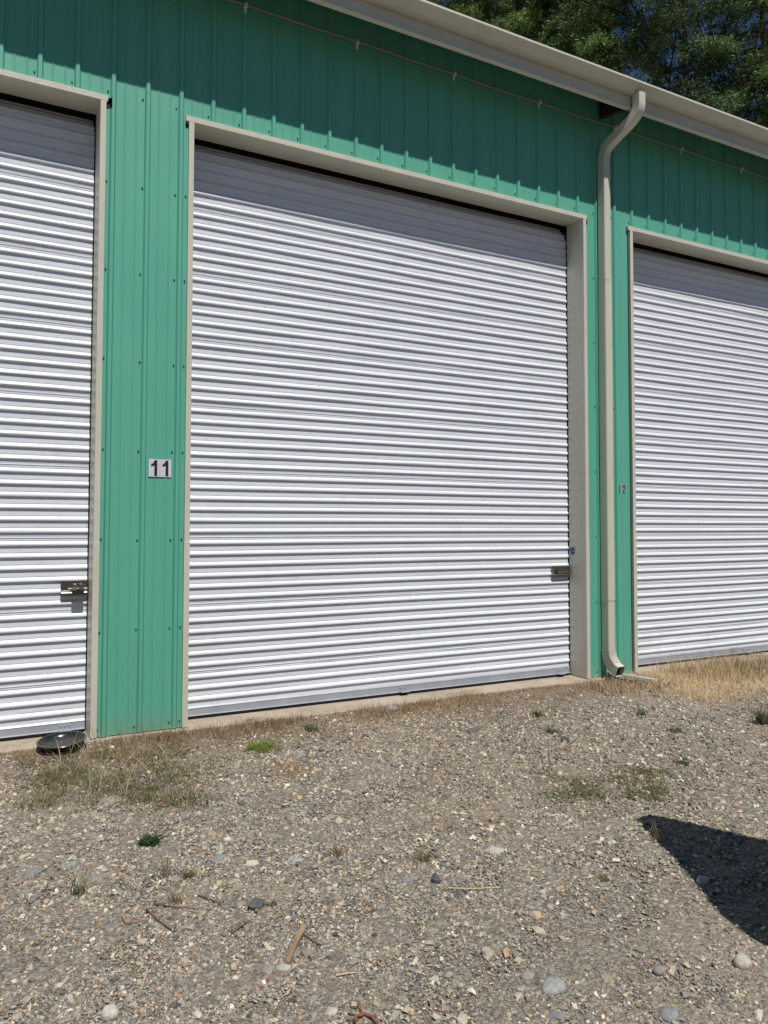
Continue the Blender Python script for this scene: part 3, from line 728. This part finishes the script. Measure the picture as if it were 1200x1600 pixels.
# ------------------------------------------------------------------ blades
def blades(P, H, lean, wid, cols, name, parent=None, curl=1.0, mat=None):
    n = len(P); th_ = rng.uniform(0, 2*np.pi, n); fw = rng.uniform(0, 2*np.pi, n)
    dx, dy = np.cos(th_)*lean*H, np.sin(th_)*lean*H
    wx, wy = np.cos(fw)*wid, np.sin(fw)*wid
    V = np.zeros((n, 7, 3)); ts = (0, .4, .75, 1)
    idx = 0
    for k, s_ in enumerate(ts):
        cx_ = P[:, 0]+dx*s_**(1+curl); cy_ = P[:, 1]+dy*s_**(1+curl); cz = P[:, 2]+H*s_*np.sqrt(np.clip(1-(lean*s_)**2*.5, .15, 1))
        k_ = (1, .9, .6)[k] if k < 3 else 0
        if k < 3:
            V[:, idx] = np.stack([cx_-wx*k_, cy_-wy*k_, cz], -1); V[:, idx+1] = np.stack([cx_+wx*k_, cy_+wy*k_, cz], -1); idx += 2
        else: V[:, 6] = np.stack([cx_, cy_, cz], -1)
    F_ = np.array([(0, 1, 3), (0, 3, 2), (2, 3, 5), (2, 5, 4), (4, 5, 6)])
    F_ = (F_[None]+np.arange(n)[:, None, None]*7).reshape(-1, 3)
    o = raw_mesh(name, V.reshape(-1, 3), F_, np.repeat(cols, 7, 0), mat or M['blade'])
    return o
def pick(cols, n, j=.25): c = np.array(cols); return c[rng.integers(0, len(c), n)]*rng.uniform(1-j, 1+j, (n, 1))
STRAW = [(.42, .31, .17), (.50, .39, .23), (.36, .25, .14), (.30, .20, .12)]
GOLD = [(.86, .70, .46), (.92, .79, .56), (.76, .60, .38), (.60, .44, .26)]
BROWN = [(.24, .16, .10), (.30, .21, .13), (.19, .13, .09), (.36, .27, .17)]
OLIVE = [(.15, .16, .06), (.20, .20, .09), (.26, .23, .12), (.11, .13, .05)]
GREEN = [(.09, .16, .045), (.12, .20, .06), (.07, .12, .04)]
def onground(x, y, dz=-.004): return np.column_stack([x, y, gz(x, y)+dz])
def patch(n, px0, px1, py0, py1, cl=40, spread=.05, edge=.25):   # clumped points inside a patch of the yard
    a, b2 = G(px0, (py0+py1)/2), G(px1, (py0+py1)/2)
    cs_ = []
    while len(cs_) < cl:
        u, v_ = random.random(), random.random()
        q_ = G(px0+(px1-px0)*u, py0+(py1-py0)*v_)
        e_ = min(u, 1-u, v_*1.2+.1, 1-v_)
        if random.random() < min(1, e_/edge+.1): cs_.append(q_[:2])
    cs_ = np.array(cs_); k = rng.integers(0, cl, n)
    xy = cs_[k]+rng.normal(0, spread, (n, 2)); ok = xy[:, 1] < -.03
    return xy[ok]
def wall_strip(n, x0, x1, depth, power=1.4):
    x = rng.uniform(x0, x1, n); k = rng.random(n)**power
    y = -.04-k*depth*(.55+.45*fbm(x, x*0, 1.3, 5)); ok = rng.random(n) < np.clip(.55+.6*fbm(x, y, 2.2, 9), .08, 1)
    return np.column_stack([x, np.minimum(y, -.035)])[ok]
# dry litter strip along the slab
xy = wall_strip(30000, -1.5, 9.5, .95); n = len(xy)
tag(blades(onground(xy[:, 0], xy[:, 1]), rng.uniform(.012, .045, n), rng.uniform(.3, 1.3, n), rng.uniform(.0010, .0019, n), pick(STRAW+BROWN, n), 'dry_grass'), 'short dry brown grass along the slab', 'dry grass', kind='stuff')
# scattered dead thatch over the yard behind
xy = scatter(60000, 2.8, 9.0); m_ = fbm(xy[:, 0], xy[:, 1], 1.1, 2)+(.60+xy[:, 1]*.36) > .05+rng.uniform(-.3, .3, len(xy)); xy = xy[m_]; n = len(xy)
tag(blades(onground(xy[:, 0], xy[:, 1], .004), rng.uniform(.010, .036, n), rng.uniform(.8, 2.2, n), rng.uniform(.0008, .0014, n), pick(STRAW+BROWN+BROWN+[(.2, .2, .1)], n, .35), 'dead_thatch'), 'dead grass bits scattered thinly over the gravel', 'dry grass', kind='stuff')
# weedy patch before the green pier at the left
xy = patch(8500, 30, 340, 1165, 1268, 110, .055); n = len(xy)
o = blades(onground(xy[:, 0], xy[:, 1]), rng.uniform(.012, .065, n), rng.uniform(.5, 1.6, n), rng.uniform(.0009, .0019, n), pick(OLIVE+BROWN+STRAW+OLIVE+[(.08, .12, .04)]*5, n, .4), 'weed_patch')
tag(o, 'tangled olive and brown weeds growing before the green pier beside the saucer', 'weeds', kind='stuff')
xy = patch(420, 110, 300, 1150, 1200, 40, .06); n = len(xy)
tag(blades(onground(xy[:, 0], xy[:, 1]), rng.uniform(.04, .17, n), rng.uniform(.2, .8, n), rng.uniform(.0010, .0016, n), pick(STRAW+BROWN, n), 'dry_stalks'), 'thin dry stalks standing against the foot of the green pier', 'dry grass', kind='stuff')
xy = patch(190, 40, 335, 1180, 1262, 60, .06); n = len(xy)
tag(blades(onground(xy[:, 0], xy[:, 1]), rng.uniform(.12, .26, n), rng.uniform(.4, 1.1, n), rng.uniform(.0014, .0022, n), pick([(.45, .38, .25), (.38, .33, .2)], n), 'long_stalks'), 'long pale bent stalks rising out of the weeds', 'dry grass', kind='stuff')
# golden grass beyond the downspout
def gold(n, x0, x1, y0, y1, h0, h1, cols, name, lab, cl=60, sp=.07, lean=(.15, .75)):
    c_ = np.column_stack([rng.uniform(x0, x1, cl), rng.uniform(y0, y1, cl)]); k = rng.integers(0, cl, n)
    xy = c_[k]+rng.normal(0, sp, (n, 2)); xy = xy[xy[:, 1] < -.06]
    tt_ = np.clip((xy[:, 1]+.005)/-.355, 0, 1); dist_ = np.hypot(xy[:, 0]-(5.16+.17*tt_), xy[:, 1]-(-.005-.355*tt_)); infr = (xy[:, 0] > 4.85) & (xy[:, 0] < 5.25) & (xy[:, 1] > -.45)
    xy = xy[(dist_ > .07) & (~infr | (rng.random(len(xy)) < .22))]; n = len(xy)
    o = blades(onground(xy[:, 0], xy[:, 1]), rng.uniform(h0, h1, n)*rng.uniform(.6, 1, n), rng.uniform(*lean, n), rng.uniform(.0011, .0020, n), pick(cols, n, .2), name)
    return tag(o, lab, 'grass', kind='stuff')
gold(8500, 5.15, 6.5, -1.05, -.12, .025, .13, GOLD, 'golden_grass', 'golden dry grass growing at the outlet of the downspout and before the right door', 90, .10, (.3, 1.3))
gold(2600, 5.6, 7.1, -.60, -.12, .08, .27, GOLD+STRAW, 'tall_dry_grass', 'tall feathery dry grass before the right door', 60, .09, (.1, .55))
gold(6000, 4.75, 5.5, -.50, -.08, .03, .10, GOLD+BROWN, 'low_golden_grass', 'short golden grass around the foot of the downspout', 50, .08)
gold(5500, 6.2, 8.6, -.7, -.08, .03, .13, BROWN+OLIVE, 'brown_weeds', 'brown and green weeds along the right door', 60, .10)
gold(1600, 2.4, 3.6, -.30, -.06, .03, .11, STRAW, 'slab_grass', 'dry grass tufts at the slab edge right of the middle bracket', 30, .07)
gold(1800, 1.0, 2.0, -.30, -.06, .03, .10, STRAW+BROWN, 'slab_stalks', 'thin dry stalks at the slab edge under the lower left corner of the middle door', 30, .07)
# low greenish patch in the right middle
xy = patch(4200, 850, 1050, 1200, 1256, 26, .05); n = len(xy)
tag(blades(onground(xy[:, 0], xy[:, 1]), rng.uniform(.010, .035, n), rng.uniform(.5, 1.5, n), rng.uniform(.0012, .0024, n), pick(OLIVE+BROWN+GREEN, n), 'low_weed_patch'), 'low green-brown mat of weeds in the gravel at right of centre', 'weeds', kind='stuff')
# orange moss-like litter
xy = patch(1600, 422, 486, 1192, 1214, 20, .04); n = len(xy)
tag(blades(onground(xy[:, 0], xy[:, 1]), rng.uniform(.008, .022, n), rng.uniform(.6, 1.6, n), rng.uniform(.0012, .0022, n), pick([(.42, .24, .10), (.36, .22, .11)], n), 'orange_litter'), 'small orange-brown patch of dead moss in the gravel below the lime tuft', 'dead moss', kind='stuff')
# individual plants
def tuft(px, py, wpx, hpx, n, cols, label, name='grass_tuft', lean=(.3, 1.2), wid=(.0014, .0028)):
    q_ = G(px, py); D = float(np.linalg.norm(q_-CAM)); r_ = wpx*D/FPX/2; h_ = hpx*D/FPX
    a_ = rng.uniform(0, 6.28, n); rr = r_*rng.random(n)**.7*(.75+.45*np.sin(a_*3+px)*np.cos(a_*2+py))
    x = q_[0]+rr*np.cos(a_); y = np.minimum(q_[1]+rr*np.sin(a_), -.03)
    cc_ = list(cols)+([(.26, .20, .11), tuple(c*.6 for c in cols[0])] if n < 400 else [])
    cols = cc_
    o = blades(onground(x, y), rng.uniform(.25, 1, n)**1.3*h_, rng.uniform(*lean, n), rng.uniform(*wid, n), pick(cols, n), name)
    return tag(o, label, 'plant')
tuft(405, 1170, 60, 14, 900, [(.22, .30, .06), (.28, .36, .09), (.20, .26, .06)], 'lime green mossy tuft in the gravel below the left part of the middle door')
tuft(235, 1316, 34, 16, 420, [(.045, .10, .035), (.06, .13, .045)], 'dark green leafy plant alone in the gravel at left', 'weed_plant', (.4, 1.4), (.002, .004))
tuft(295, 1370, 18, 18, 90, [(.16, .20, .07), (.3, .27, .13)], 'small yellow-green tuft right of the pale stalk at left')
tuft(258, 1370, 14, 46, 26, [(.50, .42, .26)], 'upright pale dry stalk between the dark green plant and the small tuft', 'dry_stalk', (.1, .5))
tuft(276, 1412, 22, 34, 26, [(.50, .40, .24), (.3, .25, .1)], 'pale dry tuft beside the thin twigs', 'dry_stalk', (.2, .8))
tuft(122, 1394, 24, 36, 40, [(.14, .20, .07), (.42, .36, .22)], 'thin green and straw stalks at the lower left', 'weed_plant', (.2, 1.))
tuft(182, 1380, 24, 8, 26, [(.12, .22, .07)], 'two small bright green leaves lying left of the dark twig', 'weed_plant', (1., 1.8), (.003, .006))
tuft(484, 1143, 30, 12, 220, [(.10, .17, .06), (.14, .2, .08)], 'small green weed near the slab right of the lime tuft', 'weed_plant')
tuft(1066, 1193, 26, 9, 240, [(.09, .15, .05), (.12, .18, .07)], 'small dark green weed above the shadow at right', 'weed_plant')
tuft(1004, 1117, 20, 16, 110, [(.12, .19, .08), (.2, .24, .1)], 'green grass tuft below the golden grass, at its left end', 'weed_plant', (.3, 1.))
tuft(841, 1118, 22, 14, 100, [(.06, .10, .05), (.1, .13, .06)], 'dark green tuft near the slab left of the downspout', 'weed_plant')
tuft(862, 1143, 28, 16, 130, [(.10, .15, .06), (.15, .19, .08)], 'pale green tuft beside the black stone', 'weed_plant')
tuft(1058, 1141, 26, 12, 120, [(.12, .17, .07)], 'green sprouts under the right part of the golden grass', 'weed_plant')
tuft(380, 1128, 40, 9, 160, [(.07, .11, .05), (.12, .14, .07)], 'dark green creeping weed on the slab edge under the middle door', 'weed_plant')
tuft(526, 1333, 24, 26, 40, [(.48, .38, .22)], 'straw-coloured tuft above the light grey stone', 'dry_stalk', (.3, 1.1))
tuft(662, 1340, 30, 26, 50, [(.48, .36, .22)], 'reddish straw tuft above the black stone', 'dry_stalk', (.5, 1.3))
tuft(1023, 1314, 16, 44, 16, [(.55, .48, .33)], 'single pale bent stalk at the tip of the dark shadow', 'dry_stalk', (.2, .8))
tuft(425, 1415, 20, 14, 60, [(.42, .33, .18)], 'small straw tuft right of the dark angular stone', 'dry_stalk')
tuft(1190, 1130, 24, 34, 220, [(.07, .12, .05), (.15, .16, .08)], 'dark green weed clump at the right edge of the gravel', 'weed_plant')
tuft(945, 1370, 24, 18, 40, [(.45, .36, .2)], 'low straw tuft left of the dark shadow', 'dry_stalk', (.6, 1.5))
# leafy tall weeds by the right door
def leafy(x, y, h_, label, nl=26):
    g_ = float(gz(x, y)); e_ = empty('leafy_weed', (x, y, g_), label, 'plant')
    mb = MB(); lv = []
    for s_ in range(3):
        lx, ly = random.uniform(-.3, .3)*h_, random.uniform(-.2, .15)*h_; hh = h_*random.uniform(.6, 1)
        P_ = [(x+lx*t_*t_, y+ly*t_*t_, g_-.01+hh*t_) for t_ in (0, .3, .6, 1)]; mb.tube(P_, .0018, 5, r2=.0008)
        for k in range(nl//3):
            t_ = random.uniform(.15, 1); lv.append((x+lx*t_*t_, y+ly*t_*t_, g_+hh*t_))
    mb.build('stem', M['stick'], e_)
    lm = MB()
    for c_ in lv:
        a_ = random.uniform(0, 6.28); L_ = random.uniform(.014, .030); wd = L_*.3; dx, dy = math.cos(a_), math.sin(a_); up = random.uniform(-.2, .6)*L_
        c0 = Vector(c_); lm.add([c0, c0+Vector((dx*L_*.5-dy*wd, dy*L_*.5+dx*wd, up*.5)), c0+Vector((dx*L_, dy*L_, up*.6)), c0+Vector((dx*L_*.5+dy*wd, dy*L_*.5-dx*wd, up*.4))], [(0, 1, 2, 3)])
    lm.build('leaf', paint('weed_leaf', (.07, .12, .045), .6, .3), e_)['kind'] = 'stuff'
leafy(7.38, -.07, .30, 'tallest thin leafy weed against the right door near the photo edge', 36)
leafy(6.78, -.10, .22, 'leafy green weed under the right door, left of the bracket', 36)
leafy(6.20, -.09, .20, 'thin leafy weed standing before the left part of the right door', 20)
leafy(7.75, -.12, .24, 'leafy weed at the far right edge below the right door', 30)

# ------------------------------------------------------------------ conifers behind the building
def conifer(x, y, H, rad_, label, seed, tint, nb=150, dens=1.0, zlo=.12, droop=.35, gapp=0.0):
    rg = np.random.default_rng(seed)
    e_ = empty('conifer_tree', (x, y, 0), label, 'tree', 'conifers behind the building')
    tr_ = MB(); tr_.tube([(x+.15*math.sin(k*.9+seed), y, H*k/10) for k in range(11)], [.13*H/22*(1-k/10.4)+.02 for k in range(11)], 9)
    Vs, Fs, Cs = [], [], []; cnt = 0
    for i in range(nb):
        f_ = zlo+(1-zlo)*(i+rg.random())/nb; z0 = H*f_; Lb = rad_*(1-f_)**.75*rg.uniform(.65, 1.15)+.4
        az = i*2.399+rg.uniform(-.4, .4); dx, dy = math.cos(az), math.sin(az); dr = droop*rg.uniform(.5, 1.4)
        if rg.random() < gapp: continue
        P_ = []
        for s_ in np.linspace(0, 1, 6):
            P_.append((x+dx*Lb*s_, y+dy*Lb*s_, z0+Lb*(.16*math.sin(s_*2.2)-dr*s_*s_)))
        tr_.tube(P_, .045, 5, r2=.010, caps=False)
        P_ = np.array(P_)
        # side sprays: flat fans of needles off the branch
        ns = int(Lb*38*dens)
        s_ = rg.random(ns)**.95; base = np.stack([np.interp(s_, np.linspace(0, 1, 6), P_[:, k]) for k in range(3)], -1)
        side = rg.choice([-1, 1], ns); off = (.55*(1-s_)+.30)*rg.uniform(.1, 1.0, ns)*min(1.3, Lb*.4)
        fwd = off*rg.uniform(.3, .9, ns)
        base[:, 0] += -dy*side*off+dx*fwd; base[:, 1] += dx*side*off+dy*fwd; base[:, 2] += -off*rg.uniform(.1, .65, ns)+rg.normal(0, .06, ns)
        shade = rg.uniform(.45, 1.5)
        nl = 13
        b3 = np.repeat(base, nl, 0)+rg.normal(0, .075, (ns*nl, 3)); m = len(b3)
        dirv = rg.normal(0, 1, (m, 3)); dirv[:, 2] = dirv[:, 2]*.6-.55; dirv[:, 0] += dx*.5; dirv[:, 1] += dy*.5
        dirv /= np.linalg.norm(dirv, axis=1)[:, None]; perp = np.cross(dirv, rg.normal(0, 1, (m, 3))); perp /= np.linalg.norm(perp, axis=1)[:, None]
        L_ = rg.uniform(.07, .17, (m, 1)); W_ = L_*rg.uniform(.08, .15, (m, 1))
        V = np.stack([b3-dirv*L_*.5, b3+perp*W_, b3+dirv*L_*.6, b3-perp*W_], 1)
        Vs.append(V.reshape(-1, 3)); Fs.append(np.arange(m*4).reshape(-1, 4)+cnt); cnt += m*4
        c = np.array(tint)[None]*rg.uniform(.6, 1.5, (m, 1))*shade; c[:, 0] *= rg.uniform(.65, 1.15, m); Cs.append(np.repeat(c, 4, 0))
    tr_.build('trunk', M['bark'], e_)
    o = raw_mesh('crown', np.concatenate(Vs)-np.array([x, y, 0]), np.concatenate(Fs), np.concatenate(Cs), M['needle'], 4); o.parent = e_
def polar(ang, D): return CAM[0]+math.sin(ang)*D, CAM[1]+math.cos(ang)*D
TINT = (.12, .165, .05)
tl = [(.50, 27, 24, 4.6, 'leftmost tall conifer behind the roof, dense and dark green', 11, TINT , 1.6, .3),
      (.60, 25, 22, 4.6, 'broad dense conifer behind the gutter left of the downspout', 12, (.135, .18, .055), 1.8, .3),
      (.70, 26, 23, 4.4, 'bushy lighter conifer straight above the downspout', 13, (.16, .21, .06), 1.7, .35),
      (.775, 24, 25, 3.4, 'open conifer with drooping boughs and sky gaps right of the downspout', 14, (.13, .18, .055), 1.25, .55),
      (.865, 23, 24, 3.0, 'slim dark conifer near the right edge with blue sky on both sides', 15, (.10, .145, .05), 1.2, .6),
      (.955, 24, 24, 3.2, 'rightmost conifer cut by the edge of the photo', 16, (.12, .165, .055), 1.25, .55),
      (.66, 33, 30, 5.0, 'tall dark conifer standing farther back between the nearer ones', 17, (.08, .135, .05), .9, .3),
      (.76, 34, 31, 5.0, 'far dark conifer seen through the open boughs right of the downspout', 19, (.08, .12, .045), .9, .35),
      (.54, 34, 31, 5.0, 'second farther tall dark conifer, at the left behind the others', 18, (.08, .135, .05), .9, .3)]
for a_, D, H, r_, lab, sd_, tn, dn, dr in tl:
    x, y = polar(a_, D); conifer(x, y, H, r_, lab, sd_, tn, dens=dn, droop=dr, gapp=.16 if a_ > .74 else .03)

# ------------------------------------------------------------------ covered boat on a trailer, made up, unseen, shaped to shade the gravel
bt = empty('shadow_caster_boat', (2.86, -5.6, 0), 'covered boat on a trailer made up out of view, its bow shaped to shade the gravel', 'shadow caster')
hull = MB(); ST = 26; SEC = 9; v = []
hw = lambda s_: float(np.interp(s_*5.2, [0, .1, .2, .4, .6, .77, .87, 1.0, 5.2], [.05, .105, .155, .24, .34, .44, .485, .50, .62]))  # half-widths follow the outline of the wanted ground shadow
bowy = -3.40
for i in range(ST+1):
    s_ = (i/ST)**1.6; y = bowy-5.2*s_; W_ = hw(s_); keel = .62+.50*max(0, 1-s_*3)**1.5; top_ = 1.42-.12*s_
    for k in range(SEC):
        a_ = -1+2*k/(SEC-1); v.append((2.81+W_*a_*(1 if abs(a_) > .99 else .96), y, keel+(top_-keel)*abs(a_)**2.2))
hull.add(v, [(i*SEC+k, (i+1)*SEC+k, (i+1)*SEC+k+1, i*SEC+k+1) for i in range(ST) for k in range(SEC-1)]+[tuple(range(SEC))]+[tuple(ST*SEC+k for k in range(SEC))])
hull.build('hull', paint('boat_hull_paint', (.55, .56, .58), .3, .05), bt, smooth=40)
cv = MB(); v = []
for i in range(ST+1):
    s_ = (i/ST)**1.6; y = bowy-5.2*s_; W_ = hw(s_)+.015; top_ = 1.425-.12*s_; rise = .03+.28*math.sin(min(1, s_*1.6)*math.pi*.5)
    for k in range(SEC):
        a_ = -1+2*k/(SEC-1); v.append((2.81+W_*a_, y, top_+rise*(1-a_*a_)))
cv.add(v, [(i*SEC+k, (i+1)*SEC+k, (i+1)*SEC+k+1, i*SEC+k+1) for i in range(ST) for k in range(SEC-1)]+[tuple(range(SEC))]+[tuple(ST*SEC+k for k in range(SEC))])
cv.build('boat_cover', paint('boat_cover_cloth', (.05, .07, .11), .8, .15), bt, smooth=60)
tf = MB()
for sx_ in (-.55, .55): tf.box(2.81+sx_-.03, 2.81+sx_+.03, -8.7, -4.6, .46, .54)
tf.box(2.78, 2.84, -4.75, -4.2, .46, .53); tf.box(2.35, 3.45, -6.9, -6.82, .37, .455)
tf.box(2.25, 3.55, -4.7, -4.63, .55, .62); tf.box(2.25, 3.55, -8.0, -7.93, .55, .62)
tf.build('trailer_frame', M['galv'], bt)
for sx_ in (-.82, .82):
    wh = MB(); wh.tube([(2.81+sx_-.1, -6.86, .315), (2.81+sx_+.1, -6.86, .315)], .315, 28); wo_ = wh.build('wheel', M['rubber'], bt, bevel=.02)
    rm = MB(); rm.tube([(2.81+sx_-.104, -6.86, .315), (2.81+sx_+.104, -6.86, .315)], .17, 20); rm.build('rim', M['galv'], wo_)
jk = MB(); jk.tube([(2.81, -4.3, .0), (2.81, -4.3, .62)], .03, 8); jk.build('jack_stand', M['galv'], bt)

# woodland added unseen behind the viewer, blocking low sky light
nw = 26000
wx_ = rng.uniform(-34, 36, nw); wy_ = rng.uniform(-35, -25, nw); wt = 5+1.2*np.sin(wx_*.7)+.9*np.sin(wx_*1.9+1)
wz_ = rng.random(nw)**.8*wt
ctr_ = np.stack([wx_, wy_, wz_], -1); a1 = rng.normal(size=(nw, 3)); a1 /= np.linalg.norm(a1, axis=1)[:, None]; a2 = np.cross(a1, rng.normal(size=(nw, 3))); a2 /= np.linalg.norm(a2, axis=1)[:, None]
r1 = rng.uniform(.25, .6, (nw, 1))
V = np.stack([ctr_-a1*r1, ctr_+a2*r1*.6, ctr_+a1*r1, ctr_-a2*r1*.6], 1).reshape(-1, 3)
tag(raw_mesh('sky_block_wood', V, np.arange(nw*4).reshape(-1, 4), np.repeat(np.array([[.06, .09, .03]])*rng.uniform(.5, 1.4, (nw, 1)), 4, 0), M['needle'], 4), 'unseen dark green wood added behind the viewer to block low sky light', 'sky_block_wood', kind='stuff')
